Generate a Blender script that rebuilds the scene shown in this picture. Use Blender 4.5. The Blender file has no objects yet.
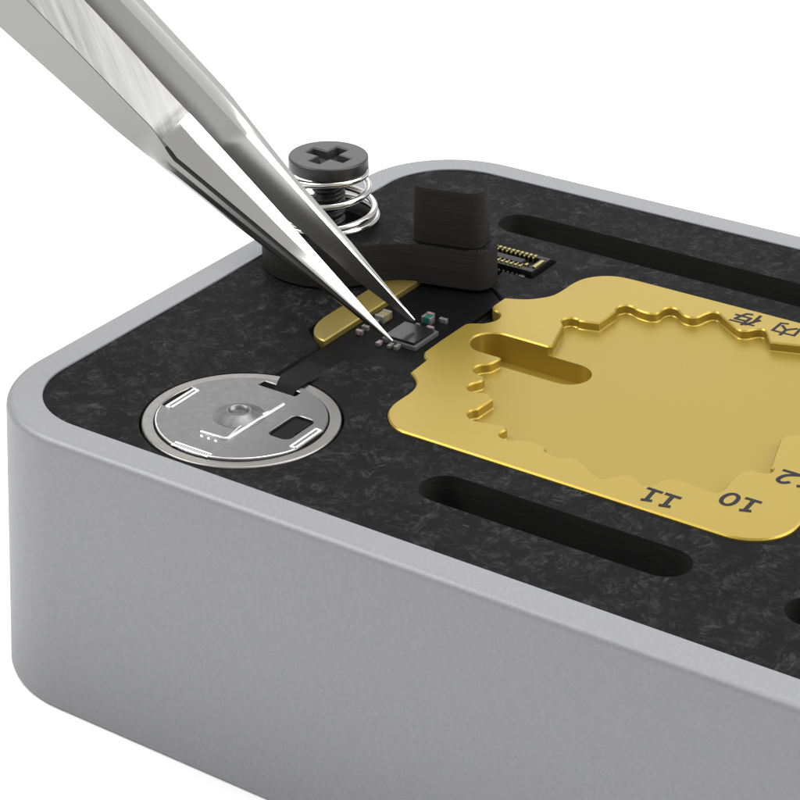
GOLD = [(2.4701,1.518),(2.4616,1.5338),(2.4527,1.5498),(2.4444,1.5657),(2.4378,1.5812),(2.431,1.602),(2.4255,1.6228),(2.4213,1.6431),(2.4183,1.6625),(2.4162,1.6855),(2.4155,1.7077),(2.4156,1.7294),(2.4159,1.7511),(2.4166,1.7765),(2.418,1.8014),(2.4191,1.8267),(2.4189,1.8529),(2.4178,1.8724),(2.4159,1.8927),(2.4127,1.9137),(2.4078,1.9354),(2.4022,1.954),(2.3949,1.9736),(2.3862,1.9932),(2.3761,2.0118),(2.3644,2.0288),(2.351,2.0452),(2.3368,2.0605),(2.3227,2.0743),(2.3066,2.0879),(2.2903,2.0998),(2.2739,2.1109),(2.2574,2.1224),(2.2543,2.1788),(2.2512,2.2354),(2.248,2.2924),(2.2448,2.3496),(2.2331,2.358),(2.2212,2.3661),(2.2096,2.3749),(2.1988,2.3855),(2.1904,2.3974),(2.1828,2.4112),(2.1755,2.4257),(2.1681,2.4398),(2.1667,2.4919),(2.1654,2.5441),(2.164,2.5967),(2.1626,2.6494),(2.1634,2.7261),(2.1641,2.8034),(2.1648,2.8811),(2.1656,2.9594),(2.1683,2.9677),(2.171,2.9762),(2.1739,2.9842),(2.1776,2.9913),(2.1833,2.9988),(2.1896,3.0054),(2.1964,3.0114),(2.2035,3.0169),(2.2202,3.0278),(2.2375,3.0377),(2.2545,3.0481),(2.2703,3.0602),(2.2782,3.0689),(2.2851,3.0792),(2.2913,3.0905),(2.2971,3.1022),(2.3028,3.114),(2.3083,3.1261),(2.3127,3.1394),(2.3154,3.1544),(2.3163,3.1695),(2.3158,3.1865),(2.3134,3.2043),(2.3083,3.2215),(2.3011,3.2344),(2.2909,3.2478),(2.2794,3.26),(2.2688,3.2691),(2.2548,3.2768),(2.241,3.281),(2.2272,3.285),(2.2131,3.292),(2.204,3.2991),(2.1941,3.3085),(2.1851,3.3191),(2.1786,3.3296),(2.1747,3.3412),(2.1731,3.3534),(2.1728,3.3654),(2.1728,3.3768),(2.1726,3.41),(2.1733,3.4427),(2.1742,3.4753),(2.175,3.508),(2.1925,3.5155),(2.2101,3.5228),(2.2275,3.5304),(2.2445,3.5387),(2.2646,3.5492),(2.2845,3.56),(2.3039,3.5718),(2.3222,3.5852),(2.3397,3.6003),(2.3563,3.6169),(2.3721,3.6348),(2.387,3.6539),(2.4017,3.6743),(2.416,3.6956),(2.4287,3.7189),(2.4389,3.7452),(2.4451,3.7724),(2.4487,3.8029),(2.4509,3.8351),(2.4528,3.8676),(2.4538,3.8976),(2.4536,3.9288),(2.4536,3.9599),(2.4551,3.9895),(2.4584,4.0199),(2.4625,4.0495),(2.4681,4.0775),(2.4753,4.1033),(2.4851,4.1283),(2.4965,4.151),(2.5094,4.172),(2.5231,4.1915),(2.5386,4.2108),(2.5551,4.2284),(2.5726,4.2445),(2.591,4.2591),(2.6102,4.272),(2.6303,4.2833),(2.6512,4.2931),(2.6727,4.3015),(2.6909,4.3067),(2.71,4.3102),(2.7295,4.3126),(2.7491,4.3146),(2.7742,4.3165),(2.7996,4.3176),(2.8252,4.3183),(2.8506,4.3192),(4.995,4.33),(5.04193033951207,4.326306502178541),(5.087705098312484,4.315316954888546),(5.1311971499218645,4.2973019572565105),(5.171335575687742,4.272705098312485),(5.207132034355964,4.242132034355964),(5.237705098312484,4.206335575687742),(5.26230195725651,4.166197149921865),(5.280316954888546,4.122705098312484),(5.291306502178541,4.076930339512069),(5.295,4.03),(5.295,1.698),(5.291060268990444,1.647940971187126),(5.279338085214449,1.5991145618000169),(5.260122087740277,1.552723040083345),(5.233885438199983,1.5099087192664085),(5.201274169979695,1.4717258300203047),(5.163091280733591,1.4391145618000167),(5.120276959916654,1.4128779122597224),(5.073885438199983,1.3936619147855507),(5.025059028812874,1.3819397310095558),(4.975,1.378),(2.72,1.38),(2.6806,1.379),(2.6601,1.3829),(2.6393,1.3879),(2.6177,1.3953),(2.5989,1.4048),(2.5794,1.4168),(2.5596,1.4298),(2.5398,1.4423)]
POCKET = [(2.8569,3.0174),(2.8228,3.1282),(2.7883,3.2403),(2.7534,3.3538),(2.7398,3.3672),(2.7262,3.3806),(2.7157,3.395),(2.7097,3.4111),(2.7068,3.4282),(2.7075,3.4417),(2.7152,3.4612),(2.7265,3.477),(2.74,3.4887),(2.753,3.4938),(2.7682,3.4948),(2.7841,3.4937),(2.7938,3.4898),(2.8043,3.4837),(2.8134,3.4813),(2.8591,3.4919),(2.9033,3.5061),(2.9475,3.5203),(2.9492,3.5992),(2.9509,3.6786),(2.9526,3.7586),(2.9452,3.7749),(2.9378,3.7912),(2.933,3.806),(2.931,3.8245),(2.9317,3.8415),(2.9347,3.8555),(2.9421,3.8723),(2.952,3.886),(2.9639,3.8957),(2.977,3.9001),(2.9923,3.9004),(3.0084,3.8979),(3.0256,3.8915),(3.0436,3.8823),(3.061,3.8752),(3.0856,3.8693),(3.1095,3.8655),(3.1326,3.8637),(3.1512,3.8635),(3.169,3.8655),(3.1849,3.871),(3.1978,3.8796),(3.2089,3.8918),(3.2166,3.9086),(3.2187,3.9339),(3.2174,3.9639),(3.2186,3.9908),(3.2237,4.0109),(3.2312,4.0279),(3.2418,4.039),(3.2583,4.0443),(3.2779,4.0436),(3.2989,4.0371),(3.3205,4.022),(3.3434,4.0013),(3.3652,3.9854),(3.3905,3.9751),(3.4148,3.9696),(3.4366,3.9698),(3.4543,3.9761),(3.4697,3.9882),(3.4822,4.0047),(3.4901,4.0263),(3.4951,4.0524),(3.501,4.0775),(3.5078,4.1003),(3.5154,4.122),(3.5258,4.1387),(3.5385,4.1478),(3.554,4.1518),(3.5711,4.1493),(3.5899,4.1373),(3.6104,4.1188),(3.6308,4.1016),(3.6908,4.0568),(3.7503,4.0136),(3.8067,3.9802),(3.8279,3.9762),(3.8464,3.9818),(3.8632,3.9913),(3.8736,4.0016),(3.8821,4.0159),(3.891,4.0297),(3.9032,4.0472),(3.9157,4.0642),(3.9304,4.076),(3.9443,4.0796),(3.9603,4.0778),(3.9769,4.0686),(3.9946,4.0482),(4.0128,4.0205),(4.0309,3.9929),(4.0471,3.9692),(4.0633,3.9456),(4.0794,3.9221),(4.144,3.9458),(4.2086,3.9693),(4.2729,3.9928),(4.7702,4.2102),(5.2182,3.3095),(4.8214,2.79),(4.8013,2.7704),(4.7798,2.7533),(4.7608,2.7322),(4.7525,2.7132),(4.7467,2.6902),(4.741,2.6673),(4.777,2.5415),(4.8124,2.4174),(4.8474,2.2952),(4.8586,2.2893),(4.8697,2.2834),(4.8769,2.275),(4.8798,2.2578),(4.8788,2.2382),(4.8746,2.2232),(4.8632,2.2096),(4.8485,2.2006),(4.8327,2.1945),(4.8129,2.1925),(4.7919,2.1933),(4.7732,2.1889),(4.755,2.176),(4.7393,2.1579),(4.7286,2.1333),(4.7214,2.0861),(4.7193,2.0326),(4.7196,1.9776),(4.7234,1.9358),(4.7297,1.8924),(4.7318,1.8533),(4.7281,1.8337),(4.7204,1.8182),(4.7095,1.8088),(4.6832,1.8022),(4.6538,1.8017),(4.6235,1.8036),(4.5912,1.8086),(4.5581,1.816),(4.5258,1.8203),(4.4848,1.821),(4.4448,1.8185),(4.408,1.8089),(4.3883,1.7956),(4.372,1.7753),(4.3591,1.7506),(4.3539,1.7236),(4.3522,1.6923),(4.346,1.6676),(4.3318,1.6516),(4.3133,1.6421),(4.2923,1.6407),(4.268,1.6522),(4.2412,1.672),(4.2154,1.6871),(4.1877,1.6954),(4.1609,1.6991),(4.1383,1.6942),(4.1184,1.6749),(4.1027,1.6471),(4.0871,1.6192),(4.0766,1.5986),(4.0663,1.5778),(4.0521,1.5654),(4.0306,1.5651),(4.0052,1.5731),(3.9789,1.5852),(3.943,1.6071),(3.9061,1.6332),(3.8695,1.6567),(3.8315,1.6783),(3.7937,1.6972),(3.7603,1.7048),(3.7373,1.6915),(3.7188,1.6668),(3.6964,1.6508),(3.6582,1.6501),(3.6159,1.658),(3.5753,1.6711),(3.5717,1.6782),(3.57,1.6904),(3.5665,1.7003),(3.5519,1.7136),(3.5356,1.7246),(3.5204,1.7308),(3.4845,1.7364),(3.4498,1.7371),(3.4178,1.732),(3.3806,1.7143),(3.3463,1.6907),(3.3098,1.6716),(3.2905,1.668),(3.2691,1.6689),(3.2468,1.6735),(3.2379,1.6782),(3.2282,1.6866),(3.2207,1.6962),(3.2164,1.7077),(3.2143,1.7204),(3.2137,1.7321),(3.2162,1.7546),(3.2203,1.7762),(3.2195,1.7952),(3.2122,1.8033),(3.2001,1.809),(3.1892,1.8111),(3.1555,1.8081),(3.1229,1.8015),(3.0906,1.7943),(3.0573,1.7853),(3.0242,1.7756),(2.9891,1.771),(2.9697,1.774),(2.9483,1.7819),(2.9267,1.7933),(2.9163,1.8016),(2.9057,1.8133),(2.8984,1.8253),(2.8935,1.8437),(2.8919,1.8625),(2.8934,1.8782),(2.9004,1.8943),(2.9106,1.9073),(2.9208,1.9204),(2.9232,1.9802),(2.9256,2.0405),(2.9281,2.101),(2.9068,2.1187),(2.8854,2.1364),(2.8667,2.1457),(2.8342,2.1428),(2.8044,2.1313),(2.7739,2.1212),(2.7593,2.1177),(2.744,2.1156),(2.7277,2.1188),(2.7158,2.1272),(2.703,2.1409),(2.6947,2.1547),(2.6909,2.1752),(2.6918,2.1959),(2.6952,2.2139),(2.7049,2.2366),(2.7173,2.2566),(2.7267,2.2796),(2.7284,2.2959),(2.7271,2.3151),(2.7217,2.3306),(2.71,2.3402),(2.6942,2.3462),(2.6787,2.351),(2.6646,2.355),(2.6509,2.3579),(2.6367,2.3623),(2.6249,2.3674),(2.6128,2.3741),(2.6016,2.3836),(2.5935,2.3949),(2.5864,2.409),(2.5829,2.4212),(2.5834,2.4448),(2.5877,2.4665),(2.5947,2.4848),(2.609,2.5031),(2.626,2.5181),(2.6405,2.5363),(2.6476,2.5558),(2.652,2.5787),(2.6556,2.6025),(2.6579,2.6171),(2.6592,2.6327),(2.6578,2.6501),(2.6504,2.6803),(2.6402,2.7123),(2.63,2.7445)]
FLEXEDGE_R = [(1.7591,1.6273),(1.754,1.6812),(1.7485,1.7358),(1.7438,1.7899),(1.7415,1.8424),(1.7423,1.8788),(1.7453,1.9136),(1.7497,1.9473),(1.7545,1.9806),(1.7574,1.9971),(1.7611,2.013),(1.7656,2.028),(1.771,2.042),(1.7782,2.0586),(1.7861,2.0747),(1.7954,2.0889),(1.8068,2.1),(1.8207,2.1073),(1.8367,2.1117),(1.8541,2.1138),(1.8721,2.1146),(2.1985,2.1078)]
TEXT = {'11': [[(4.343,1.6175),(4.4383,1.6137)],[(4.3873,1.6148),(4.3991,1.4796)],[(4.3755,1.4694),(4.4295,1.4872)],[(4.467,1.6169),(4.5628,1.617)],[(4.514,1.6148),(4.5222,1.48)],[(4.4983,1.4695),(4.5555,1.4867)]],'10': [[(4.7865,1.7214),(4.7799,1.7372),(4.776,1.7574),(4.7748,1.7756),(4.7766,1.7952),(4.7812,1.8129),(4.7878,1.8276),(4.7959,1.839),(4.8061,1.8473),(4.8176,1.8511),(4.8281,1.8492),(4.8399,1.8428),(4.8499,1.833),(4.8558,1.8208),(4.8597,1.8052),(4.8617,1.7907),(4.8623,1.77),(4.8609,1.7504),(4.8569,1.7343),(4.8489,1.7192),(4.8384,1.7074),(4.826,1.7014),(4.8133,1.7028),(4.7985,1.71),(4.7865,1.7214)],[(4.8969,1.8459),(4.9923,1.8477)],[(4.9465,1.8443),(4.9521,1.7059)],[(4.9285,1.6941),(4.9848,1.7167)]],'12': [[(4.937,2.2975),(5.066,2.298)],[(5.0598,2.2968),(5.0431,2.2891),(5.0264,2.2813),(5.0104,2.2722),(4.9966,2.2627),(4.9835,2.2518),(4.972,2.2382),(4.9651,2.2251),(4.9599,2.2093),(4.9561,2.1921),(4.9552,2.1826),(4.9556,2.1718),(4.9582,2.163),(4.9657,2.1549),(4.9754,2.1489),(4.9844,2.1459),(4.9936,2.1468),(5.0021,2.1507),(5.01,2.1559),(5.0164,2.1616),(5.0221,2.1687),(5.0278,2.1757)],[(5.0607,2.3126),(5.1561,2.3144)],[(5.1103,2.311),(5.1159,2.1726)],[(5.0923,2.1608),(5.1486,2.1834)]],'CUN': [[(3.6905,4.0884),(3.8714,4.0947)],[(3.6882,4.1926),(3.8054,4.1923)],[(3.7103,4.1277),(3.7919,4.1315)],[(3.7115,4.1285),(3.7278,4.1835),(3.7494,4.2442),(3.7876,4.2541)],[(3.7943,4.062),(3.804,4.1953)],[(3.8455,4.2634),(3.8473,4.1454),(3.8147,4.0759)],[(3.8489,4.1583),(3.8747,4.1937)]],'NEI': [[(4.062,4.2576),(4.0162,4.2404),(4.0142,4.1017),(4.0715,4.1017),(4.1756,4.1067),(4.1703,4.2429)],[(4.0405,4.2096),(4.0905,4.1594),(4.09,4.062)],[(4.0914,4.1542),(4.1103,4.1826),(4.148,4.22)]]}
TWN = [[(-1.2473,0.0554,5.3074),(-0.9103,0.1169,5.6206),(-0.8099,0.2788,5.7875),(-0.8575,0.3556,5.7871)],[(-0.7936,0.3725,4.7879),(-0.4918,0.4056,5.0673),(-0.4171,0.5455,5.1978),(-0.4366,0.6454,5.2273)],[(-0.2968,0.7196,4.2192),(-0.0334,0.7215,4.4616),(0.0129,0.8374,4.5522),(0.0242,0.9626,4.6146)],[(-0.0479,0.8935,3.9339),(0.197,0.8804,4.1587),(0.2348,0.989,4.2365),(0.2553,1.1216,4.3074)],[(0.2015,1.0676,3.6481),(0.4282,1.0398,3.8556),(0.4687,1.1505,3.9349),(0.4866,1.2806,3.9994)],[(0.4118,1.2147,3.4122),(0.6222,1.1737,3.604),(0.6692,1.2897,3.6897),(0.6745,1.409,3.7358)],[(0.5204,1.2912,3.2984),(0.7203,1.2416,3.4793),(0.7703,1.36,3.5679),(0.7697,1.4743,3.6052)],[(0.5639,1.3217,3.2529),(0.7552,1.2652,3.4239),(0.8108,1.3881,3.5192),(0.8086,1.501,3.554)],[(0.5992,1.3466,3.217),(0.7818,1.2828,3.3778),(0.8413,1.4091,3.4778),(0.8397,1.5225,3.5131)],[(0.6358,1.3726,3.1828),(0.8084,1.3005,3.3318),(0.8711,1.4294,3.4356),(0.8709,1.5439,3.4721)],[(0.6723,1.3986,3.1486),(0.8352,1.3183,3.2859),(0.9009,1.4498,3.3933),(0.9015,1.5649,3.4303)],[(0.7089,1.4246,3.1143),(0.8619,1.3362,3.2401),(0.9307,1.4701,3.351),(0.9318,1.5856,3.3882)],[(0.7455,1.4505,3.0801),(0.8969,1.3609,3.2045),(0.9607,1.4906,3.3089),(0.9621,1.6063,3.3462)],[(0.8119,1.4974,3.013),(0.9611,1.406,3.1361),(1.0195,1.5312,3.2331),(1.019,1.6452,3.2672)],[(0.9884,1.6218,2.8331),(1.1257,1.5351,2.9492),(1.1721,1.6451,3.0281),(1.17,1.7501,3.0561)],[(1.1645,1.7459,2.6522),(1.2829,1.6751,2.7564),(1.3199,1.766,2.8193),(1.3203,1.8563,2.844)],[(1.344,1.8728,2.4752),(1.4404,1.8161,2.5626),(1.468,1.8877,2.6098),(1.4686,1.9609,2.6287)],[(1.5263,2.002,2.3012),(1.597,1.9578,2.3665),(1.6163,2.0104,2.3994),(1.6174,2.066,2.4136)],[(1.6623,2.0982,2.1694),(1.7139,2.0647,2.2178),(1.7278,2.1034,2.2413),(1.7288,2.1449,2.2516)],[(1.7978,2.194,2.0368),(1.8308,2.1734,2.0685),(1.8393,2.1976,2.0829),(1.8399,2.2235,2.0888)],[(1.8893,2.2589,1.9497),(1.9084,2.2473,1.9684),(1.9134,2.2612,1.9766),(1.9139,2.2762,1.9801)],[(1.9443,2.2978,1.8975),(1.9545,2.2926,1.9077),(1.9575,2.3,1.9125),(1.9582,2.3079,1.9148)],[(1.9741,2.3189,1.8692),(1.979,2.3179,1.8744),(1.9811,2.3215,1.8774),(1.9822,2.3251,1.8794)]]
TWF = [[(-0.9924,0.624,5.0816),(-0.9102,0.7596,5.7192),(-0.8823,0.8322,5.7513),(-0.8389,0.939,5.7647)],[(-0.8517,0.7466,4.9114),(-0.5781,0.995,5.2666),(-0.5622,1.0599,5.3108),(-0.556,1.1426,5.3548)],[(-0.3289,1.1134,4.3534),(-0.1096,1.3163,4.6388),(-0.0945,1.3804,4.6793),(-0.0971,1.4552,4.7079)],[(-0.0668,1.2973,4.0736),(0.1253,1.4773,4.324),(0.1401,1.541,4.3627),(0.1329,1.6119,4.3836)],[(0.1922,1.4785,3.7887),(0.3599,1.638,4.0078),(0.3753,1.7021,4.046),(0.3647,1.7699,4.0604)],[(0.3999,1.6226,3.5403),(0.5552,1.7717,3.7433),(0.5721,1.8369,3.7821),(0.5606,1.9039,3.7938)],[(0.5456,1.7236,3.3662),(0.6922,1.8655,3.5579),(0.7099,1.9313,3.5971),(0.6979,1.9977,3.6069)],[(0.608,1.767,3.2916),(0.7503,1.9052,3.4777),(0.768,1.9709,3.5164),(0.757,2.0381,3.527)],[(0.658,1.8016,3.2318),(0.7968,1.9369,3.4134),(0.8135,2.0018,3.4506),(0.8019,2.0685,3.4601)],[(0.7124,1.8394,3.1673),(0.8471,1.9712,3.3437),(0.8628,2.0353,3.3793),(0.8483,2.0995,3.3846)],[(0.7672,1.8775,3.1033),(0.8975,2.0056,3.2739),(0.9118,2.0684,3.3075),(0.8947,2.1305,3.3091)],[(0.8389,1.9273,3.0195),(0.9634,2.0506,3.1827),(0.9746,2.1108,3.212),(0.9561,2.1716,3.2113)],[(0.9444,2.0006,2.8963),(1.0644,2.1113,3.051),(1.0725,2.1657,3.0749),(1.0542,2.2217,3.0722)],[(1.1133,2.1181,2.6989),(1.2268,2.2071,2.8409),(1.2314,2.251,2.8575),(1.2153,2.2978,2.8533)],[(1.291,2.2427,2.5121),(1.3867,2.3062,2.629),(1.3891,2.3406,2.6401),(1.3806,2.3822,2.6416)],[(1.4652,2.3645,2.3204),(1.5444,2.4093,2.4156),(1.5451,2.4344,2.4222),(1.5426,2.469,2.4276)],[(1.5912,2.4518,2.1704),(1.6614,2.4901,2.2547),(1.6623,2.5091,2.2599),(1.6588,2.5335,2.2615)],[(1.7305,2.5503,2.037),(1.7754,2.5749,2.0911),(1.7762,2.5871,2.0945),(1.774,2.6025,2.0952)],[(1.8219,2.6147,1.946),(1.8513,2.6318,1.9817),(1.8521,2.6392,1.9841),(1.8512,2.6485,1.9849)],[(1.8767,2.6533,1.8913),(1.8967,2.6662,1.9159),(1.8977,2.6705,1.9178),(1.8978,2.6757,1.9189)],[(1.9162,2.6819,1.8638),(1.925,2.6879,1.8747),(1.9262,2.69,1.8764),(1.927,2.6925,1.8778)]]
SC2 = (.715, 3.375)
HEADZ = .803
SPA = 2.4
WORLD = [(.0, (.58,.58,.58)), (.45, (.60,.60,.60)), (1., (.65,.65,.65))]
WSTR = 1.0
LAMPS = [('softbox_left', (-10, -5.5, 19), (3, 2, 1), 13, 13, 4300), ('softbox_right', (19.5, 10, 13), (4, 3, 2), 20, 14, 3900),
  ('fill_back', (-10, 20, 12.3), (3, 2, 2), 22, 10, 900), ('fill_overhead', (5, 8, 23), (4, 3, 0), 14, 12, 3000)]  # back and overhead: unseen lamps added to brighten rim, gold and ground
import bpy, bmesh, math, random
from mathutils import Vector, Matrix
from mathutils.geometry import delaunay_2d_cdt

random.seed(7)
sc = bpy.context.scene
col = sc.collection
TOP = 1.8            # height of the black work surface

# ------------------------------------------------------------------ materials
def new_mat(name):
    m = bpy.data.materials.new(name); m.use_nodes = True
    nt = m.node_tree; nt.nodes.clear()
    out = nt.nodes.new('ShaderNodeOutputMaterial')
    b = nt.nodes.new('ShaderNodeBsdfPrincipled')
    nt.links.new(b.outputs[0], out.inputs[0])
    return m, nt, b
def nd(nt, t, **kw):
    n = nt.nodes.new(t)
    for k, v in kw.items():
        if hasattr(n, k): setattr(n, k, v)
        else: n.inputs[k].default_value = v
    return n
def ramp(nt, fac, stops):
    r = nt.nodes.new('ShaderNodeValToRGB')
    while len(r.color_ramp.elements) < len(stops): r.color_ramp.elements.new(.5)
    for e, (p, c) in zip(r.color_ramp.elements, stops):
        e.position = p; e.color = (*c, 1) if len(c) == 3 else c
    nt.links.new(fac, r.inputs[0]); return r
def objco(nt):
    return nt.nodes.new('ShaderNodeTexCoord').outputs['Object']
def noise(nt, co, scale, detail=4, rough=.6, dist=0):
    n = nt.nodes.new('ShaderNodeTexNoise')
    n.inputs['Scale'].default_value = scale; n.inputs['Detail'].default_value = detail
    n.inputs['Roughness'].default_value = rough; n.inputs['Distortion'].default_value = dist
    nt.links.new(co, n.inputs['Vector']); return n
def mapping(nt, co, scale=(1,1,1), rot=(0,0,0)):
    m = nt.nodes.new('ShaderNodeMapping'); nt.links.new(co, m.inputs['Vector'])
    m.inputs['Scale'].default_value = scale; m.inputs['Rotation'].default_value = rot
    return m.outputs[0]
def bump(nt, b, h, strength, dist):
    u = nt.nodes.new('ShaderNodeBump'); u.inputs['Strength'].default_value = strength
    u.inputs['Distance'].default_value = dist
    nt.links.new(h, u.inputs['Height']); nt.links.new(u.outputs[0], b.inputs['Normal']); return u
def mix(nt, f, a, c, mode='MIX'):
    m = nt.nodes.new('ShaderNodeMix'); m.data_type = 'RGBA'; m.blend_type = mode
    for sock, v in ((m.inputs[0], f), (m.inputs[6], a), (m.inputs[7], c)):
        if hasattr(v, 'is_output'): nt.links.new(v, sock)
        else: sock.default_value = v if isinstance(v, float) else (*v, 1)
    return m.outputs[2]

def mat_plain(name, c, metal=0., rough=.5, nscale=0, nstr=0., var=0., spec=.5):
    m, nt, b = new_mat(name)
    b.inputs['Base Color'].default_value = (*c, 1)
    b.inputs['Metallic'].default_value = metal; b.inputs['Roughness'].default_value = rough
    b.inputs['Specular IOR Level'].default_value = spec
    if nscale:
        n = noise(nt, objco(nt), nscale, 3)
        if nstr: bump(nt, b, n.outputs['Fac'], nstr, .003)
        if var:
            r = ramp(nt, n.outputs['Fac'], [(.3, tuple(x*(1-var) for x in c)), (.7, tuple(x*(1+var) for x in c))])
            nt.links.new(r.outputs[0], b.inputs['Base Color'])
    return m

def mat_carbon():
    """pressed chopped-fibre composite: randomly turned fibre bundles on top, fine layers on the cut sides"""
    m, nt, b = new_mat('pressed_composite')
    co = objco(nt)
    wob = noise(nt, co, 3.2, 3)
    sub = nt.nodes.new('ShaderNodeVectorMath'); sub.operation = 'SUBTRACT'
    nt.links.new(wob.outputs['Color'], sub.inputs[0]); sub.inputs[1].default_value = (.5,.5,.5)
    mad = nt.nodes.new('ShaderNodeVectorMath'); mad.operation = 'MULTIPLY_ADD'
    nt.links.new(sub.outputs[0], mad.inputs[0]); mad.inputs[1].default_value = (.09,.09,.09)
    nt.links.new(co, mad.inputs[2])
    layers = []
    for k, (vs, nsx, nsy) in enumerate(((9.0, 9, 30), (15.0, 14, 46))):
        off = nt.nodes.new('ShaderNodeVectorMath'); off.operation = 'ADD'
        nt.links.new(mad.outputs[0], off.inputs[0]); off.inputs[1].default_value = (3.7*k, 1.9*k, 0)
        v = nt.nodes.new('ShaderNodeTexVoronoi'); v.voronoi_dimensions = '2D'
        v.inputs['Scale'].default_value = vs
        nt.links.new(off.outputs[0], v.inputs['Vector'])
        sep = nt.nodes.new('ShaderNodeSeparateColor'); nt.links.new(v.outputs['Color'], sep.inputs[0])
        ang = nt.nodes.new('ShaderNodeMath'); ang.operation = 'MULTIPLY'; ang.inputs[1].default_value = 6.28
        nt.links.new(sep.outputs[0], ang.inputs[0])
        vr = nt.nodes.new('ShaderNodeVectorRotate'); vr.rotation_type = 'Z_AXIS'
        nt.links.new(off.outputs[0], vr.inputs['Vector']); nt.links.new(ang.outputs[0], vr.inputs['Angle'])
        n = noise(nt, mapping(nt, vr.outputs[0], (nsx, nsy, 1)), 1.0, 6, .68, .25)
        r = ramp(nt, n.outputs['Fac'], [(.46, (0,0,0)), (.74, (1,1,1))])
        mm = nt.nodes.new('ShaderNodeMath'); mm.operation = 'MULTIPLY'
        nt.links.new(r.outputs[0], mm.inputs[0])
        rr = ramp(nt, sep.outputs[1], [(.35, (.06,.06,.06)), (.95, (1,1,1))])
        nt.links.new(rr.outputs[0], mm.inputs[1])
        layers.append(mm.outputs[0])
    add = nt.nodes.new('ShaderNodeMath'); add.operation = 'ADD'; add.use_clamp = True
    nt.links.new(layers[0], add.inputs[0]); nt.links.new(layers[1], add.inputs[1])
    big = noise(nt, co, 1.6, 3)
    dark = ramp(nt, big.outputs['Fac'], [(.3, (.0040,.0040,.0042)), (.7, (.0060,.0060,.0062))])
    cl_ = noise(nt, co, 5.5, 3, .6); cr_ = ramp(nt, cl_.outputs['Fac'], [(.34, (.34,.34,.34)), (.64, (1,1,1))])
    am = nt.nodes.new('ShaderNodeMath'); am.operation = 'MULTIPLY'
    nt.links.new(add.outputs[0], am.inputs[0]); nt.links.new(cr_.outputs[0], am.inputs[1])
    topc = mix(nt, am.outputs[0], dark.outputs[0], (.044,.044,.0455))
    # cut sides: thin horizontal layers
    ln = noise(nt, mapping(nt, co, (2, 2, 150)), 1.0, 5, .7)
    sidec = ramp(nt, ln.outputs['Fac'], [(.3, (.012,.012,.0120)), (.75, (.028,.0268,.0255))])
    geo = nt.nodes.new('ShaderNodeNewGeometry')
    sx = nt.nodes.new('ShaderNodeSeparateXYZ'); nt.links.new(geo.outputs['True Normal'], sx.inputs[0])
    ab = nt.nodes.new('ShaderNodeMath'); ab.operation = 'ABSOLUTE'; nt.links.new(sx.outputs[2], ab.inputs[0])
    gt = nt.nodes.new('ShaderNodeMath'); gt.operation = 'GREATER_THAN'; gt.inputs[1].default_value = .5
    nt.links.new(ab.outputs[0], gt.inputs[0])
    c = mix(nt, gt.outputs[0], sidec.outputs[0], topc)
    nt.links.new(c, b.inputs['Base Color'])
    b.inputs['Roughness'].default_value = .62
    b.inputs['Specular IOR Level'].default_value = .05
    hm = mix(nt, gt.outputs[0], ln.outputs['Color'], add.outputs[0])
    bump(nt, b, hm, .25, .004)
    return m

def mat_alu():
    m, nt, b = new_mat('blasted_aluminium')
    co = objco(nt)
    n1 = noise(nt, co, 42, 2, .6); n2 = noise(nt, co, 7, 3, .6)
    s = mix(nt, .13, n1.outputs['Color'], n2.outputs['Color'])
    bw = nt.nodes.new('ShaderNodeRGBToBW'); nt.links.new(s, bw.inputs[0])
    r = ramp(nt, bw.outputs[0], [(.3, ALU_A), (.7, ALU_B)])
    nt.links.new(r.outputs[0], b.inputs['Base Color'])
    b.inputs['Metallic'].default_value = .32
    b.inputs['Roughness'].default_value = .52
    bump(nt, b, n1.outputs['Fac'], .17, .004)
    return m

def mat_steel(name, base, rough, streak=0., brush=None, scl=(3, 60, 60)):
    m, nt, b = new_mat(name)
    b.inputs['Metallic'].default_value = 1.; b.inputs['Base Color'].default_value = (*base, 1)
    b.inputs['Roughness'].default_value = rough
    if streak:
        co = objco(nt)
        if brush:
            cb = nt.nodes.new('ShaderNodeCombineXYZ')
            for k, (vec, fr) in enumerate(brush):
                d = nt.nodes.new('ShaderNodeVectorMath'); d.operation = 'DOT_PRODUCT'
                nt.links.new(co, d.inputs[0]); d.inputs[1].default_value = [q*fr for q in vec]
                nt.links.new(d.outputs['Value'], cb.inputs[k])
            n = noise(nt, cb.outputs[0], 1.0, 5, .68, .25)
        else: n = noise(nt, mapping(nt, co, scl), 1.0, 4, .65)
        r = ramp(nt, n.outputs['Fac'], [(.3, tuple(x*(1-streak) for x in base)), (.7, tuple(min(1, x*(1+streak*.6)) for x in base))])
        nt.links.new(r.outputs[0], b.inputs['Base Color'])
        rr = ramp(nt, n.outputs['Fac'], [(.3, (rough*.8,)*3), (.7, (rough*1.25,)*3)])
        nt.links.new(rr.outputs[0], b.inputs['Roughness'])
        if brush: bump(nt, b, n.outputs['Fac'], .10, .003)
    return m

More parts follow.
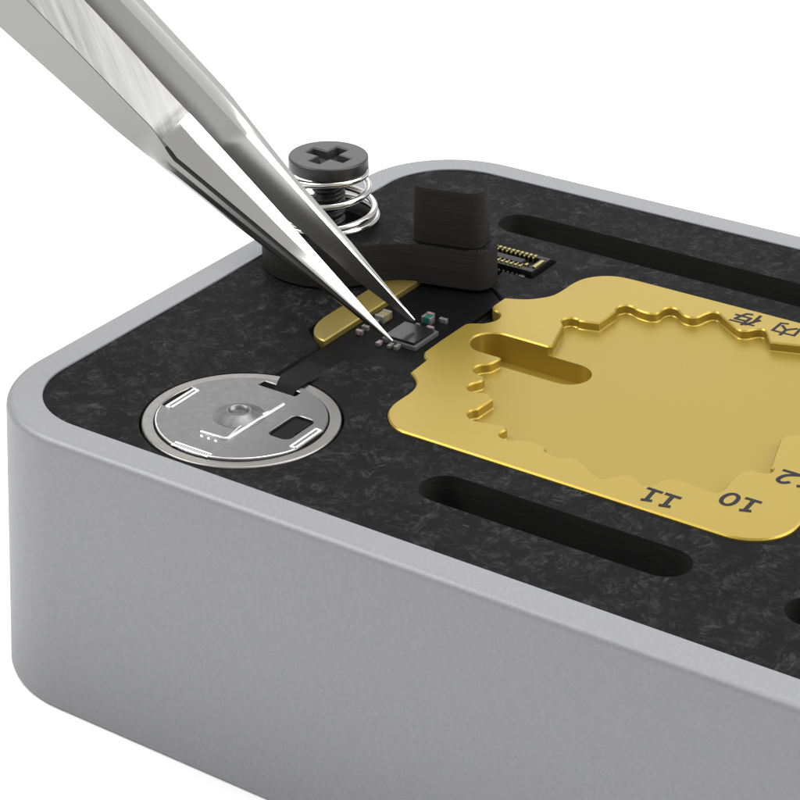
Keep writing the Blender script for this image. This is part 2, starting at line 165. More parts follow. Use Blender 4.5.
ALU_A, ALU_B = (.203,.204,.213), (.243,.244,.253)
M = dict(
    carbon=mat_carbon(), alu=mat_alu(),
    gold=mat_plain('brass_gold', (.342,.246,.041), .66, .37, 90, .02, .02, .3),
    floor_shaded=mat_plain('shaded_brass_floor', (.308,.222,.039), .60, .44, 90, .02, .02, .3),  # darker copy of the gold, recess shade painted onto the pocket floor
    bar=mat_plain('aged_brass', (.30,.225,.06), .75, .40, 90, .02, .03),
    ink=mat_plain('dark_engraving', (.022,.021,.027), 0, .7, 0, 0, 0, .1),
    flex=mat_plain('black_flex_film', (.0028,.0028,.0030), 0, .5, 0, 0, 0, .05),
    flex2=mat_plain('matte_flex_film', (.0052,.0052,.0055), 0, .55, 0, 0, 0, .07),
    chip=mat_plain('glossy_chip_lid', (.009,.009,.010), 0, .16, 0, 0, 0, .22),
    chipside=mat_plain('chip_body', (.055,.055,.058), 0, .4),
    tin=mat_plain('tinned_terminal', (.25,.245,.24), .8, .36),
    pink=mat_plain('pinkish_ceramic', (.22,.125,.125), 0, .45),
    beige=mat_plain('tan_ceramic', (.15,.115,.045), 0, .45),
    teal=mat_plain('teal_ceramic', (.0,.075,.06), 0, .4),
    grey=mat_plain('grey_ceramic', (.09,.085,.085), 0, .45),
    ring=mat_steel('warm_steel_ring', (.26,.248,.232), .36, .03, None, (20,20,20)),
    plate=mat_steel('satin_steel_plate', (.185,.185,.187), .40, .02, None, (24,24,24)),
    raised=mat_steel('bright_steel', (.86,.86,.86), .22),
    screw=mat_plain('black_oxide', (.026,.026,.027), .3, .34, 40, .05, .10),
    wire=mat_steel('spring_steel', (.62,.61,.59), .2),
    steel=mat_steel('shaded_steel', (.25,.25,.245), .30),  # tweezer steel darkened, shade of the side face put into the colour
    half_lit_steel=mat_steel('half_lit_steel', (.52,.518,.505), .24),  # same tweezer steel, lighter to paint its half-lit faces
    brushed=mat_steel('brushed_steel', (.345,.343,.335), .36, .30, (((.717,.553,.40), 26), ((.354,.174,-.90), 1.3))),
    polish_lit=mat_steel('lit_polished_steel', (.80,.795,.78), .17),  # same tweezer steel, brightened to paint the lit edge facets
    pin=mat_steel('gold_contact', (.36,.31,.11), .3),
    plastic=mat_plain('black_connector_plastic', (.006,.006,.0065), 0, .4, 0, 0, 0, .2),
    pale=mat_plain('grey_connector_insert', (.018,.018,.023), 0, .5, 0, 0, 0, .2),
)

# ------------------------------------------------------------------ helpers
def link(name, bm, mats, parent=None, smooth=38):
    me = bpy.data.meshes.new(name); bm.to_mesh(me); bm.free()
    for m in (mats if isinstance(mats, (list, tuple)) else [mats]): me.materials.append(m)
    if smooth:
        me.shade_smooth(); me.set_sharp_from_angle(angle=math.radians(smooth))
        for p in me.polygons:
            if abs(p.normal.z) > .9999: p.use_smooth = False
    o = bpy.data.objects.new(name, me); col.objects.link(o)
    if parent:
        o.parent = parent
        o.location = -Vector(parent_world(parent))
    return o
def parent_world(p):
    w = Vector((0,0,0))
    while p is not None:
        w += Vector(p.location); p = p.parent
    return w
def thing(name, label, cat, loc, group=None):
    o = bpy.data.objects.new(name, None); col.objects.link(o)
    o.empty_display_size = .1; o.location = loc
    o['label'] = label; o['category'] = cat
    if group: o['group'] = group
    return o
def inside(p, poly):
    x, y = p; r = False; j = len(poly)-1
    for i in range(len(poly)):
        xi, yi = poly[i]; xj, yj = poly[j]
        if (yi > y) != (yj > y) and x < (xj-xi)*(y-yi)/(yj-yi)+xi: r = not r
        j = i
    return r
def cdt(polys):
    vs, es = [], []
    for p in polys:
        b = len(vs); vs += [Vector(q) for q in p]
        es += [(b+i, b+(i+1) % len(p)) for i in range(len(p))]
    v, e, f, *_ = delaunay_2d_cdt(vs, es, [], 0, 1e-5)
    return v, f
def clean(p, eps=.0015):
    out = []
    for q in p:
        if not out or math.dist(q, out[-1]) > eps: out.append(tuple(q))
    if math.dist(out[0], out[-1]) <= eps: out.pop()
    return out
def loops_of(polys, pred):
    v, f = cdt(polys); ed = {}
    for t in f:
        c = sum((v[i] for i in t), Vector((0,0)))/3
        if pred([inside(c, p) for p in polys]):
            t = list(t)
            if (v[t[1]]-v[t[0]]).cross(v[t[2]]-v[t[0]]) < 0: t.reverse()
            for i in range(3): ed[(t[i], t[(i+1) % 3])] = 1
    bd = {a: b for (a, b) in ed if (b, a) not in ed}
    res = []
    while bd:
        a = next(iter(bd)); lp = []
        while a in bd:
            n = bd.pop(a); lp.append(a); a = n
        res.append(clean([tuple(v[i]) for i in lp]))
    return res          # outer loops counter-clockwise, holes clockwise: the solid is on the left
def offset(loop, d):    # move to the left (into the solid) by d
    n = len(loop); out = []
    for i in range(n):
        p0, p1, p2 = Vector(loop[i-1]), Vector(loop[i]), Vector(loop[(i+1) % n])
        a = (p1-p0).normalized(); b = (p2-p1).normalized()
        na = Vector((-a.y, a.x)); nb = Vector((-b.y, b.x)); s = na+nb
        if s.length < 1e-4: s = na
        s.normalize(); k = max(.45, s.dot(na))
        out.append(tuple(p1+s*(d/k)))
    return out
class B:
    """collects faces into one bmesh"""
    def __init__(s): s.bm = bmesh.new(); s.mi = 0
    def face(s, pts):
        try:
            f = s.bm.faces.new([s.bm.verts.new(p) for p in pts]); f.material_index = s.mi
        except ValueError: pass
    def fill(s, polys, z, pred=None):
        v, f = cdt(polys)
        for t in f:
            c = sum((v[i] for i in t), Vector((0,0)))/3
            ins = [inside(c, p) for p in polys]
            if (pred(ins) if pred else ins[0] and not any(ins[1:])):
                t = list(t)
                if (v[t[1]]-v[t[0]]).cross(v[t[2]]-v[t[0]]) < 0: t.reverse()
                s.face([(v[i].x, v[i].y, z) for i in t])
    def strip(s, la, za, lb, zb):      # la/lb loops, solid on the left; la above lb
        n = len(la)
        for i in range(n):
            j = (i+1) % n
            a, b_, c, d = (*la[i], za), (*la[j], za), (*lb[j], zb), (*lb[i], zb)
            s.face([a, d, c, b_])
    def prism(s, loop, z0, z1, bev=0., nb=2, holes=(), bottom=False):
        """upright prism of a counter-clockwise loop with its top edges rounded"""
        lp = [loop]+[list(h) for h in holes]
        tops = []
        for l in lp:
            cur, zc = l, z1-bev
            s.strip(l, zc, l, z0)
            if bev:
                for k in range(1, nb+1):
                    a = math.pi/2*k/nb
                    nl = offset(l, bev*(1-math.cos(a))); nz = z1-bev+bev*math.sin(a)
                    s.strip(nl, nz, cur, zc); cur, zc = nl, nz
            tops.append(cur)
        s.fill(tops, z1)
        if bottom: s.fill(lp, z0)
    def done(s, weld=1e-5):
        bmesh.ops.remove_doubles(s.bm, verts=s.bm.verts, dist=weld)
        bmesh.ops.dissolve_degenerate(s.bm, dist=1e-6, edges=s.bm.edges)
        return s.bm
def rrect(x0, y0, x1, y1, r, n=10):
    pts = []
    for cx, cy, a in ((x1-r, y0+r, -90), (x1-r, y1-r, 0), (x0+r, y1-r, 90), (x0+r, y0+r, 180)):
        for i in range(n+1):
            t = math.radians(a+90*i/n); pts.append((cx+r*math.cos(t), cy+r*math.sin(t)))
    return pts
def circ(cx, cy, r, n=64): return [(cx+r*math.cos(2*math.pi*i/n), cy+r*math.sin(2*math.pi*i/n)) for i in range(n)]
def ccw(p):
    a = sum(p[i-1][0]*p[i][1]-p[i][0]*p[i-1][1] for i in range(len(p)))
    return p if a > 0 else p[::-1]
def cw(p): return ccw(p)[::-1]
def xf(pts, o, deg):
    c, s = math.cos(math.radians(deg)), math.sin(math.radians(deg))
    return [(o[0]+u*c-v*s, o[1]+u*s+v*c) for u, v in pts]
def smooth_poly(pts, it=2):
    for _ in range(it):
        q = []
        for i in range(len(pts)):
            a, b = Vector(pts[i]), Vector(pts[(i+1) % len(pts)])
            q += [tuple(a*.75+b*.25), tuple(a*.25+b*.75)]
        pts = q
    return pts
def ribbon(b, line, w, z0, z1, cap=True):
    """a stroke of width w drawn along a line, as a thin raised slab"""
    pts = [Vector(p) for p in line]; L, R = [], []
    for i, p in enumerate(pts):
        a = (pts[i]-pts[i-1]) if i else (pts[1]-pts[0])
        c = (pts[i+1]-pts[i]) if i < len(pts)-1 else a
        t = (a.normalized()+c.normalized()); t = t.normalized() if t.length > 1e-4 else a.normalized()
        n = Vector((-t.y, t.x)); k = max(.6, n.dot(Vector((-a.normalized().y, a.normalized().x))))
        e = Vector((0,0))
        if cap and i == 0: e = -a.normalized()*w*.25
        if cap and i == len(pts)-1: e = c.normalized()*w*.25
        L.append(p+e+n*w/2/k); R.append(p+e-n*w/2/k)
    for i in range(len(pts)-1):
        q = [R[i], R[i+1], L[i+1], L[i]]
        b.face([(p.x, p.y, z1) for p in q])
        b.face([(R[i].x,R[i].y,z1), (R[i].x,R[i].y,z0), (R[i+1].x,R[i+1].y,z0), (R[i+1].x,R[i+1].y,z1)])
        b.face([(L[i+1].x,L[i+1].y,z1), (L[i+1].x,L[i+1].y,z0), (L[i].x,L[i].y,z0), (L[i].x,L[i].y,z1)])
def tube(b, pts, r, n=10, closed=False):
    rings = []; P = [Vector(p) for p in pts]; N = len(P); prev = None
    for i in range(N):
        t = (P[min(i+1, N-1)]-P[max(i-1, 0)]).normalized()
        u = prev if prev is not None else (Vector((0,0,1)) if abs(t.z) < .9 else Vector((1,0,0)))
        u = (u-t*u.dot(t)).normalized(); prev = u; v = t.cross(u)
        rr = r(i/(N-1)) if callable(r) else r
        rings.append([P[i]+(u*math.cos(2*math.pi*k/n)+v*math.sin(2*math.pi*k/n))*rr for k in range(n)])
    for i in range(N-1):
        for k in range(n):
            b.face([rings[i][k], rings[i][(k+1) % n], rings[i+1][(k+1) % n], rings[i+1][k]])
    b.face(rings[0][::-1]); b.face(rings[-1])
def lathe(b, prof, cx, cy, n=64, rf=None):
    rg = [[(cx+r*math.cos(2*math.pi*k/n), cy+r*math.sin(2*math.pi*k/n), z) for k in range(n)] for r, z in prof]
    for i in range(len(rg)-1):
        for k in range(n):
            j = (k+1) % n
            b.face([rg[i][k], rg[i+1][k], rg[i+1][j], rg[i][j]])
def bbox(b, x0, y0, z0, x1, y1, z1, bev=.004):
    b.prism(rrect(x0, y0, x1, y1, min(bev*1.5, (x1-x0)/3, (y1-y0)/3), 2), z0, z1, bev, 2)

# ------------------------------------------------------------------ setting
b = B(); S = 400
b.face([(-S,-S,-.018), (S,-S,-.018), (S,S,-.018), (-S,S,-.018)])
g = link('ground', b.done(), mat_plain('white_studio_paper', (.97,.97,.97), 0, .9, 0, 0, 0, .1), None, 0)
g['kind'] = 'structure'

# ------------------------------------------------------------------ fixture
fix = thing('repair_fixture', 'silver aluminium fixture block with black stone-like top and gold plate inset', 'repair fixture', (4.8, 2.9, 0))
LX, LY, RW = 9.6, 5.775, .245
def rr_in(d): return rrect(d, d, LX-d, LY-d, .85-d, 24)
b = B()
prof = [(.03, -.015), (.008, -.009), (0, .012), (0, TOP-.05)]
for k in range(1, 7):
    a = math.pi/2*k/6; prof.append((.05*(1-math.cos(a)), TOP-.05+.05*math.sin(a)))
prof += [(RW-.006, TOP), (RW-.002, TOP-.002), (RW, TOP-.006), (RW, TOP-.3)]
for (d0, z0), (d1, z1) in zip(prof, prof[1:]):
    b.strip(rr_in(d1), z1, rr_in(d0), z0)
link('housing', b.done(), M['alu'], fix, 50)

# --- black work surface with its recesses
zt = TOP-.012
DC, DR = (1.695, .948), .66
gold = ccw(clean(GOLD)); pocket = ccw(clean(POCKET))
slotg = rrect(2.33, 2.66, 3.252, 2.99, .164, 12)
panel = rr_in(RW+.001)
chan = ccw([(1.49,1.50), (1.49,2.12), (1.27,2.30), (1.262,2.45), (1.262,3.6), (1.35,4.0), (1.9,4.0), (1.94,3.66), (2.06,3.60), (2.185,3.50), (2.185,3.2), (2.30,3.2), (2.30,2.75), (2.2,2.72), (2.2,2.10)]
           + [(x, y-.006) for x, y in FLEXEDGE_R[::-1]] + [(1.80,1.60), (1.78,1.52)])
goldh = offset(gold, -.007)
notch = [(2.1,2.80), (2.42,2.80), (2.42,3.34), (2.163,3.34), (2.163,2.80)][1:]
slots = [rrect(3.125,.755,4.98,1.095,.17,12), rrect(5.595,.755,7.45,1.065,.155,12), rrect(1.385,4.595,5.6,4.965,.185,12)]
cpock = rrect(1.35,3.93,2.16,4.315,.03,4)
polys = [panel, circ(*DC, DR+.018, 96), chan, goldh, ccw(notch), cpock, *slots, circ(2.245,3.24,.03,20)]
depth = [0, .13, .045, .22, .07, .085, 1.3, 1.3, 1.3, .2]
v, f = cdt(polys)
ed = {}; b = B()
for t in f:
    c = sum((v[i] for i in t), Vector((0,0)))/3
    ins = [inside(c, p) for p in polys]
    if not ins[0]: continue
    z = zt-max(d for d, i in zip(depth, ins) if i)
    t = list(t)
    if (v[t[1]]-v[t[0]]).cross(v[t[2]]-v[t[0]]) < 0: t.reverse()
    b.face([(v[i].x, v[i].y, z) for i in t])
    for i in range(3): ed[(t[i], t[(i+1) % 3])] = z
for (i, j), z in ed.items():
    z2 = ed.get((j, i))
    if z2 is not None and z2 < z:
        p, q = v[i], v[j]
        b.face([(p.x,p.y,z), (p.x,p.y,z2), (q.x,q.y,z2), (q.x,q.y,z)])
link('work_surface', b.done(), M['carbon'], fix, 30)

# --- gold plate
gz = TOP+.004; bv = .010; pd = .066
b = B()
loops = loops_of([gold, pocket, slotg], lambda i: i[0] and not (i[1] or i[2]))
loops.sort(key=lambda l: -(max(p[0] for p in l)-min(p[0] for p in l)))
tops = []
def near_slot(p):
    return inside(p, offset(slotg, -.004))
for k, l in enumerate(loops):
    in2 = offset(l, bv)
    b.strip(in2, gz, l, gz-bv)
    if k == 0: b.strip(l, gz-bv, l, gz-.2)
    else:
        fl = [p if near_slot(p) else q for p, q in zip(l, offset(l, -.008))]
        b.strip(l, gz-bv, l, gz-pd+.007); b.strip(l, gz-pd+.007, fl, gz-pd)
        floor_loop = fl
    tops.append(in2)
b.fill(tops, gz)
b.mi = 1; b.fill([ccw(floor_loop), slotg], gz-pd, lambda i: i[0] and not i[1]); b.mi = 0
b.strip(cw(slotg), gz-pd, cw(slotg), gz-.205); b.fill([slotg], gz-.205)
gp = link('gold_plate', b.done(), [M['gold'], M['floor_shaded']], fix, 32)
for key, w in (('11', .027), ('10', .027), ('12', .027), ('CUN', .021), ('NEI', .021)):
    b = B()
    for q, s in enumerate(TEXT[key]): ribbon(b, s, w, gz-.002, gz+.0014+.0003*q, math.dist(s[0], s[-1]) > .01)
    link('number_marking' if key.isdigit() else 'character_marking', b.done(), M['ink'], gp, 0)

# --- narrow brass bar along the cable channel
bar = [(1.51,2.165), (1.51,3.75), (1.285,3.75)] + [(1.285+.0, 2.50)] + [(1.51-.225*math.cos(math.radians(a))*1.0, 2.50-.335*math.sin(math.radians(a))) for a in range(6, 90, 7)]
b = B(); b.prism(ccw(bar), zt-.2, TOP+.018, .009, 1)
link('brass_bar', b.done(), M['bar'], fix, 32)

# ------------------------------------------------------------------ home button with its cable
cab = thing('home_button_cable', 'round silver home button with black flex cable, chip and tiny components', 'button cable', (1.7, 1.9, zt-.04))
zd = TOP-.006
b = B()
b.prism(circ(*DC, DR, 128), zt-.1, zd, .012, 3, holes=[cw(circ(*DC, .577, 128))])
b.strip(ccw(circ(*DC, .577, 128)), zd-.03, ccw(circ(*DC, .577, 128)), zd-.03)
ringo = link('button_ring', b.done(), M['ring'], cab)
plate = loops_of([circ(*DC, .572, 128), [(.9,.79), (1.183,.79), (1.183,1.105), (.9,1.105)], [(2.247,.80), (2.6,.80), (2.6,1.105), (2.247,1.105)]], lambda i: i[0] and not i[1] and not i[2])[0]
win = rrect(1.965, .855, 2.135, 1.178, .048, 8)
hole = rrect(1.507, 1.385, 1.815, 1.456, .012, 4)
dim = circ(1.665, .985, .062, 40)
pz = zd+.010
b = B()
cone = circ(1.665, .965, .16, 48)
b.prism(plate, zd-.05, pz, .005, 1, holes=[cw(win), cw(hole)])
pl = link('button_plate', b.done(), M['plate'], cab)
b = B(); b.fill([circ(*DC, .576, 96)], zd-.045)
link('button_backing', b.done(), mat_plain('dark_backing', (.003,.003,.003), 0, .5), cab, 0)
# dimple: a low flared crater
b = B()
lathe(b, [(.03,pz+.008), (.058,pz+.012), (.066,pz+.034), (.076,pz+.040), (.088,pz+.036), (.125,pz+.015), (.175,pz+.001)], 1.668, .955, 48)
b.face([(1.668+.03*math.cos(2*math.pi*k/48), .955+.03*math.sin(2*math.pi*k/48), pz+.008) for k in range(48)])
link('dimple', b.done(), M['plate'], pl, 60)
# folded ridge, slits, dots
def ridge(line, r, z=pz, n=8):
    bb = B(); tube(bb, [(x, y, z) for x, y in line], r, n); return bb.done()
link('folded_ridge', ridge([(1.603,.632), (1.70,.637), (1.785,.643), (1.800,.655), (1.806,.80), (1.813,1.0), (1.822,1.245)], .012), M['raised'], pl, 60)
link('folded_ridge', ridge([(1.797,.66), (1.772,.80), (1.768,.92), (1.785,1.04), (1.814,1.14)], .0075), M['raised'], pl, 60)  # highlight beside the fold, built as a thin bright line
for sx in ((1.192, .785, 1.083), (2.197, .80, 1.085)):
    b = B()
    for dx in (0, .038): tube(b, [(sx[0]+dx, sx[1], pz), (sx[0]+dx, sx[2], pz)], .009, 8)
    for yy in (sx[1], sx[2]): tube(b, [(sx[0], yy, pz), (sx[0]+.038, yy, pz)], .009, 8)
    link('vent_slit', b.done(), M['raised'], pl, 60)
b = B()
for dy in (0, .042): tube(b, [(1.55, .388+dy, pz), (1.845, .388+dy, pz)], .006, 8)
for i in range(18): tube(b, [(1.555+.0168*i, .390, pz), (1.555+.0168*i, .428, pz)], .0042, 6)
link('vent_slit', b.done(), M['raised'], pl, 60)
for i in range(3):
    b = B(); lathe(b, [(0.001,pz+.010), (.006,pz+.009), (.011,pz-.001)], 1.640+.0575*i, .585, 16)
    link('dot', b.done(), M['raised'], pl, 60)
b = B(); b.prism(ccw([(1.985,.875), (2.118,.875), (2.118,.97), (2.108,.985), (2.118,1.0), (2.118,1.158), (1.985,1.158)]), zd-.04, pz-.012, .004, 2)
link('window_pad', b.done(), M['flex2'], pl)

b = B(); tube(b, [(DC[0]+.566*math.cos(math.radians(a)), DC[1]+.566*math.sin(math.radians(a)), pz-.001) for a in range(196, 345, 2)], lambda t: .0065*min(1, 8*t+.2, 8*(1-t)+.2), 8)
link('rim_lip_highlight', b.done(), M['raised'], pl, 60)  # bright arc on the lower half only, the lip's highlight built in

# flex film
fz = zt-.010
flexp = ccw([(1.512,1.60), (1.512,3.72), (1.56,3.9), (1.88,3.9), (1.92,3.68), (2.04,3.585), (2.158,3.48), (2.158,2.74), (2.27,2.70), (2.27,2.13)]
            + FLEXEDGE_R[::-1] + [(1.775,1.60)])
b = B(); b.prism(clean(flexp), zt-.04, fz, .004, 2)
fx = link('flex_film', b.done(), M['flex'], cab)
b = B()
b.prism(ccw([(1.60,1.83), (1.82,1.93), (1.90,2.24), (2.25,2.30), (2.25,2.128)]+FLEXEDGE_R[:2:-1]), fz-.004, fz+.006, .003, 2)
link('stiffener', b.done(), M['flex2'], cab)
# the tail that arches over the ring and dips into the plate
path = [(1.90, fz+.004), (1.78, fz+.008), (1.66, fz+.02), (1.58, fz+.034), (1.50, fz+.036), (1.445, fz+.024), (1.40, fz-.006), (1.385, fz-.03)]
b = B()
for (y0, z0), (y1, z1) in zip(path, path[1:]):
    xa0, xa1 = (1.545+(1.615-1.545)*max(0, min(1, (1.62-y)/.17)) for y in (y0, y1))
    xb0, xb1 = 1.775, 1.775
    q = [(xa0, y0, z0), (xb0, y0, z0), (xb1, y1, z1), (xa1, y1, z1)]
    b.face(q); lo = [(p[0], p[1], p[2]-.012) for p in q]
    b.face(lo[::-1]); b.face([q[1], lo[1], lo[2], q[2]]); b.face([q[0], q[3], lo[3], lo[0]])
link('flex_tail', b.done(), M['flex2'], cab, 25)
# chip
b = B(); b.prism(rrect(1.803,2.452,2.083,2.762,.006,2), fz-.002, fz+.030, .006, 2)
ch = link('chip', b.done(), M['chipside'], cab)
b = B(); b.prism(rrect(1.816,2.467,2.064,2.729,.005,2), fz+.029, fz+.048, .004, 2)
link('chip_lid', b.done(), M['chip'], ch)
# passive components
def cap(x, y, L, W, H, ax, mat, dz=0):
    z0 = fz-.002+dz
    bb = B()
    ex, ey = (L/2, W/2) if ax == 'x' else (W/2, L/2)
    k = .22
    if ax == 'x': bbox(bb, x-ex*(1-2*k), y-ey*.93, z0, x+ex*(1-2*k), y+ey*.93, z0+H*.94, .003)
    else: bbox(bb, x-ex*.93, y-ey*(1-2*k), z0, x+ex*.93, y+ey*(1-2*k), z0+H*.94, .003)
    o = link('capacitor', bb.done(), M[mat], cab)
    for s in (-1, 1):
        bb = B()
        if ax == 'x': bbox(bb, *sorted_box(x+s*ex, x+s*ex*(1-2*k)*.98, y-ey, y+ey, z0, z0+H), .004)
        else: bbox(bb, *sorted_box(x-ex, x+ex, y+s*ey, y+s*ey*(1-2*k)*.98, z0, z0+H), .004)
        link('terminal', bb.done(), M['tin'], o)
def sorted_box(x0, x1, y0, y1, z0, z1): return min(x0,x1), min(y0,y1), z0, max(x0,x1), max(y0,y1), z1
for a in ((1.645,2.715,.125,.075,.055,'y','beige'), (1.633,2.428,.052,.034,.034,'x','pink'), (1.630,2.508,.052,.034,.034,'x','grey'),
          (1.858,2.340,.052,.034,.026,'y','pink'), (1.948,2.350,.052,.030,.026,'y','grey'), (1.999,2.358,.054,.032,.030,'y','grey'),
          (1.892,2.955,.060,.032,.030,'x','pink'), (1.930,2.862,.080,.062,.050,'x','teal'), (2.005,2.775,.056,.030,.024,'x','pink'),
          (2.022,2.922,.060,.034,.034,'x','grey'), (1.632,2.640,.045,.032,.028,'x','grey'), (1.905,2.765,.030,.024,.024,'x','grey')):
    x, y = a[:2]; near_chip = y < 2.40
    cap(x-(.042 if near_chip else .024), y+(.058 if near_chip else .034), *a[2:])
# board connector
kz = zt+.028
b = B()
bbox(b, 1.42, 3.985, zt-.08, 2.125, 4.275, kz-.035, .004)
bbox(b, 1.42, 3.985, kz-.04, 2.125, 4.045, kz, .004); bbox(b, 1.42, 4.225, kz-.04, 2.125, 4.275, kz, .004)
bbox(b, 2.06, 4.0451, kz-.04, 2.125, 4.2249, kz, .004)
cn = link('connector', b.done(), M['plastic'], cab)
b = B(); bbox(b, 1.45, 4.10, kz-.036, 1.965, 4.175, kz-.006, .006)
link('insert', b.done(), M['pale'], cn)
for i in range(15):
    x = 2.005-.0385*i
    b = B(); bbox(b, x-.0125, 4.228, kz-.01, x+.0125, 4.262, kz+.008, .004); bbox(b, x-.006, 4.20, kz-.03, x+.006, 4.229, kz+.003, .003)
    link('contact', b.done(), M['pin'], cn)
    x -= .008
    b = B(); bbox(b, x-.012, 4.012, kz-.01, x+.012, 4.042, kz+.008, .004); bbox(b, x-.006, 4.0415, kz-.03, x+.006, 4.075, kz+.004, .003)
    link('contact', b.done(), M['pin'], cn)
    b = B(); bbox(b, x-.008, 3.972, zt-.030, x+.008, 3.99, zt-.014, .003)
    link('solder_pin', b.done(), M['grey'], cn)
b = B(); bbox(b, 2.083, 4.055, kz-.002, 2.115, 4.20, kz+.010, .005)
link('end_clip', b.done(), M['pin'], cn)
b = B(); bbox(b, 2.012, 4.06, kz-.03, 2.037, 4.10, kz+.006, .005); link('contact', b.done(), M['pin'], cn)
b = B(); bbox(b, 2.02, 3.955, zt-.045, 2.07, 3.99, zt-.012, .006); link('solder_tab', b.done(), M['tin'], cn)

# ------------------------------------------------------------------ clamp, screw, spring
SC = (.735, 3.355)
cz0, cz1, cz2 = TOP+.006, TOP+.293, TOP+.717
cl = thing('clamp_block', 'black composite clamp arm with raised grip pressing on the cable', 'clamp', (*SC, cz0))
foot = []
for a in range(48, 313, 5): foot.append((.515*math.cos(math.radians(a)), .515*math.sin(math.radians(a))))
low = [(.44,-.31), (.527,-.262), (.62,-.212), (.761,-.186)]
end = []
for cx, cy, a0 in ((1.295-.14, -.186+.14, -90), (1.295-.14, .186-.14, 0)):
    for i in range(9):
        t = math.radians(a0+90*i/8); end.append((cx+.14*math.cos(t), cy+.14*math.sin(t)))
foot += low+end+[(x, -y) for x, y in low[::-1]]
foot = ccw(clean(xf(foot, SC, 15)))
b = B()
bore = circ(*SC, .255, 48)
b.prism(foot, cz0, cz1, .007, 2, holes=[cw(bore)])
b.fill([bore], cz0+.02)
link('clamp_arm', b.done(), M['carbon'], cl, 30)
kn = ccw(xf(rrect(.685, -.158, 1.238, .158, .12, 10), SC, 15))
b = B(); b.prism(ccw(offset(kn, .012)), cz1-.002, cz1+.014, 0); b.prism(kn, cz1+.014, cz2, .006, 2, bottom=True)
link('grip', b.done(), M['carbon'], cl, 30)

zs = TOP+HEADZ
scw = thing('clamp_screw', 'black cross-head screw standing in the clamp arm inside a coil spring', 'screw', (*SC2, cz0+.02))
b = B()
hr, ht = .303, .100
cross = []
for k in range(4):
    for u, w in ((.058, .058), (.185, .05), (.185, -.05)):
        pass
aw, al = .052, .178
cross = [(aw,-al),(aw,-aw),(al,-aw),(al,aw),(aw,aw),(aw,al),(-aw,al),(-aw,aw),(-al,aw),(-al,-aw),(-aw,-aw),(-aw,-al)]
cross = ccw(xf(cross, SC2, -3))
outer = circ(*SC2, hr, 96)
b.prism(outer, zs-ht+.012, zs, .014, 3, holes=[cw(cross)])
inner = ccw(offset(cross, .012))
b.strip(cw(cross), zs-.012, cw(inner), zs-.062); b.fill([inner], zs-.062)
b.strip(ccw(outer), zs-ht+.012, ccw(circ(*SC2, hr-.014, 96)), zs-ht); b.fill([circ(*SC2, hr-.014, 96)], zs-ht)
link('screw_head', b.done(), M['screw'], scw)
b = B(); n = 40; rg = []
NZ = 150; zb = cz0+.021
for i in range(NZ+1):
    z = zs-ht-(zs-ht-zb)*i/NZ
    ring = []
    for k in range(n):
        a = 2*math.pi*k/n
        ph = ((zs-z)/.066+a/(2*math.pi)) % 1
        tri = 1-abs(2*ph-1)
        r = .100+.026*min(1, tri*1.35)
        if i < 6: r = .112
        ring.append((SC2[0]+r*math.cos(a), SC2[1]+r*math.sin(a), z))
    rg.append(ring)
for i in range(NZ):
    for k in range(n):
        j = (k+1) % n
        b.face([rg[i][k], rg[i+1][k], rg[i+1][j], rg[i][j]])
link('shank', b.done(), M['screw'], scw, 60)

b = B(); pts = []
zl, zh = cz1+.026, zs-ht-.022
turns = 3.9
for i in range(241):
    t = i/240*turns; a = 2*math.pi*t+SPA
    # a closed coil below, two open coils above it, the end flat under the head
    if t < 1.47: h = .13*t/1.47
    else: h = min(1, .13+.435*(t-1.47))
    r = .362-.076*min(1, max(0, t-1.3)/1.8)
    pts.append((SC2[0]+r*math.cos(a), SC2[1]+r*math.sin(a), zl+(zh-zl)*h))
tube(b, pts, .0255, 14)
spr = link('spring', b.done(), M['wire'], None, 60)
spr['label'] = 'shiny steel coil spring around the screw under its black head'; spr['category'] = 'spring'

# ------------------------------------------------------------------ tweezers
tw = thing('tweezers', 'brushed steel tweezers with sharp tips touching the small chip', 'tweezers', Vector(TWN[-1][0]))
CAM = Vector((11.63,-12.18,9.8))
def loft(rings, mats_idx, name, mats, parent):
    bb = B()
    n = len(rings[0])
    vs = [[bb.bm.verts.new(p) for p in r] for r in rings]
    for i in range(len(rings)-1):
        for k in range(n):
            j = (k+1) % n
            try:
                f_ = bb.bm.faces.new([vs[i][k], vs[i][j], vs[i+1][j], vs[i+1][k]])
                f_.material_index = mats_idx(k, i)
            except ValueError: pass
    bb.bm.faces.new(vs[0][::-1]); bb.bm.faces.new(vs[-1])
    bmesh.ops.recalc_face_normals(bb.bm, faces=bb.bm.faces)
    return link(name, bb.bm, mats, parent, 24)
def lerp(a, c, t): return a+(c-a)*t
rings = []; NT = len(TWN); TR = 9           # station where the slim tip section begins
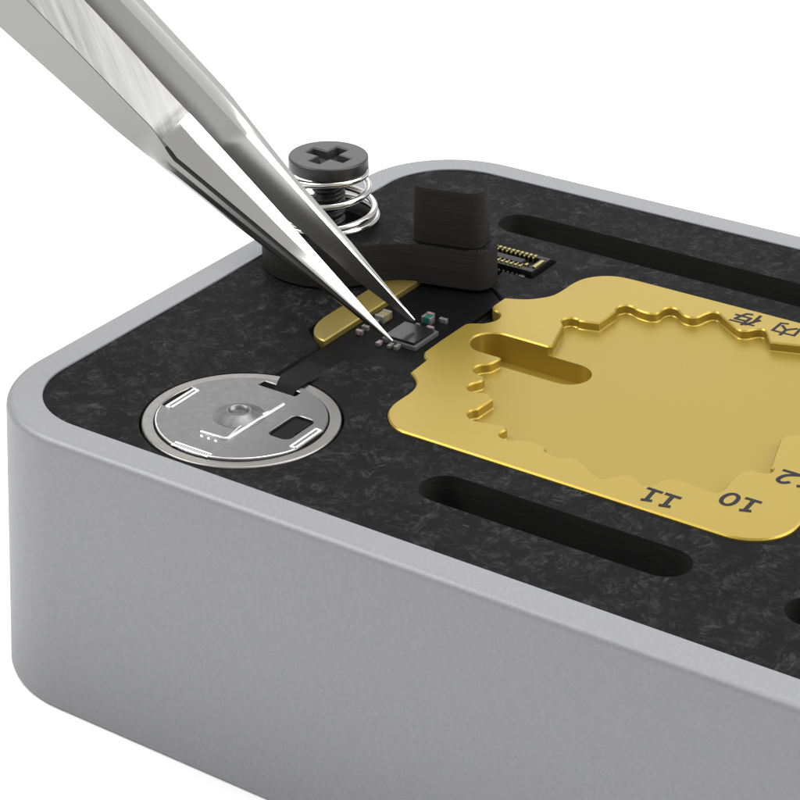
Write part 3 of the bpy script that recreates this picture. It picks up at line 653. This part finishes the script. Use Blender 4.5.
for i, (A_, B_, M_, C_) in enumerate(TWN):
    A_, B_, M_, C_ = (Vector(p) for p in (A_, B_, M_, C_))
    ax = (Vector(TWN[min(i+1, NT-1)][1])-Vector(TWN[max(i-1, 0)][1])).normalized()
    nA = ax.cross(B_-A_).normalized()
    if nA.dot(CAM-B_) < 0: nA = -nA
    if i < TR-1: M_ = lerp(B_, C_, .5)
    w = (B_-A_).length
    k = min(1, max(0, (i-TR+2)/3))
    gw = min(.017, w*.10)*(.22+.78*k)
    bul = w*.20*k
    K1 = lerp(A_, B_, .28)+nA*bul*.8; K2 = lerp(A_, B_, .55)+nA*bul; K3 = lerp(A_, B_, .8)+nA*bul*.65
    B1 = B_+(A_-B_).normalized()*gw+nA*bul*.1; B2 = B_+(M_-B_).normalized()*gw*1.1
    Bg = B_-nA*gw*(1.1+1.2*k)+(A_-B_).normalized()*gw*.2
    Dp = A_+(C_-B_)*.35
    rings.append([A_, K1, K2, K3, B1, Bg, B2, M_, C_, Dp])
def midx(k, i):
    if k in (0,1,2,3): return 0
    if k == 6: return 1 if i < TR-1 else 3
    if k == 7: return 1 if i < TR-1 else 2
    if k in (4,5): return 4 if TR <= i < NT-3 else 0  # groove faces borrow the dark screw material, painting the shade inside
    return 0
loft(rings, midx, 'arm', [M['steel'], M['brushed'], M['polish_lit'], M['half_lit_steel'], M['screw']], tw)
rings = []; NT = len(TWF); TF = 10
for i, (G_, E_, N_, F_) in enumerate(TWF):
    G_, E_, N_, F_ = (Vector(p) for p in (G_, E_, N_, F_))
    ax = (Vector(TWF[min(i+1, NT-1)][1])-Vector(TWF[max(i-1, 0)][1])).normalized()
    nF = ax.cross(F_-E_).normalized()
    if nF.dot(CAM-E_) < 0: nF = -nF
    w = (F_-E_).length
    k = min(1, max(0, (i-TF+1)/1.5))
    gw = min(.011, w*.13)*k+.0004
    N1 = N_+(E_-N_).normalized()*gw; N2 = N_+(F_-N_).normalized()*gw; Ng = N_-nF*gw*1.3
    bul = w*.10
    P1 = lerp(E_, N_, .5)+nF*bul*.5*(1-k)
    H_ = G_+(F_-E_)*.95
    rings.append([G_, E_, P1, N1+nF*bul*.6*(1-k), Ng+nF*bul*.6*(1-k), N2+nF*bul*.6*(1-k), F_, H_])
loft(rings, lambda k, i: 0 if k in (0, 6, 7) else 2, 'arm', [M['half_lit_steel'], M['brushed'], M['polish_lit']], tw)

# ------------------------------------------------------------------ camera
cd = bpy.data.cameras.new('camera'); cam = bpy.data.objects.new('camera', cd); col.objects.link(cam)
R0 = Vector((0.8110337,0.5848646,-0.0125608)); R1 = Vector((0.0326021,-0.0666267,-0.9972452)); R2 = Vector((-0.5840903,0.8083900,-0.0731043))
cam.matrix_world = Matrix(((R0.x,-R1.x,-R2.x,CAM.x), (R0.y,-R1.y,-R2.y,CAM.y), (R0.z,-R1.z,-R2.z,CAM.z), (0,0,0,1)))
cd.sensor_width = 36; cd.lens = 36*2579.39/800
cd.shift_x = (400-283.925)/800; cd.shift_y = (-611.196-400)/800
cd.clip_start = .1; cd.clip_end = 2000
sc.camera = cam

# ------------------------------------------------------------------ light
w = bpy.data.worlds.new('World'); sc.world = w; w.use_nodes = True
nt = w.node_tree; bg = nt.nodes['Background']
tc = nt.nodes.new('ShaderNodeTexCoord'); sp = nt.nodes.new('ShaderNodeSeparateXYZ')
nt.links.new(tc.outputs['Generated'], sp.inputs[0])
wr_ = ramp(nt, sp.outputs[2], WORLD)
nt.links.new(wr_.outputs[0], bg.inputs[0]); bg.inputs[1].default_value = WSTR
def area(name, loc, target, sx, sy, power, c=(1,1,1)):
    d = bpy.data.lights.new(name, 'AREA'); d.shape = 'RECTANGLE'; d.size = sx; d.size_y = sy
    d.energy = power; d.color = c
    o = bpy.data.objects.new(name, d); col.objects.link(o); o.location = loc
    o.rotation_euler = (Vector(target)-Vector(loc)).to_track_quat('-Z', 'Y').to_euler()
for a in LAMPS: area(*a)
sc.view_settings.view_transform = 'Standard'; sc.view_settings.look = 'None'
sc.view_settings.exposure = 0; sc.view_settings.gamma = 1
sc.cycles.use_denoising = True
sc.cycles.max_bounces = 10; sc.cycles.diffuse_bounces = 4; sc.cycles.glossy_bounces = 6
sc.cycles.sample_clamp_indirect = 6
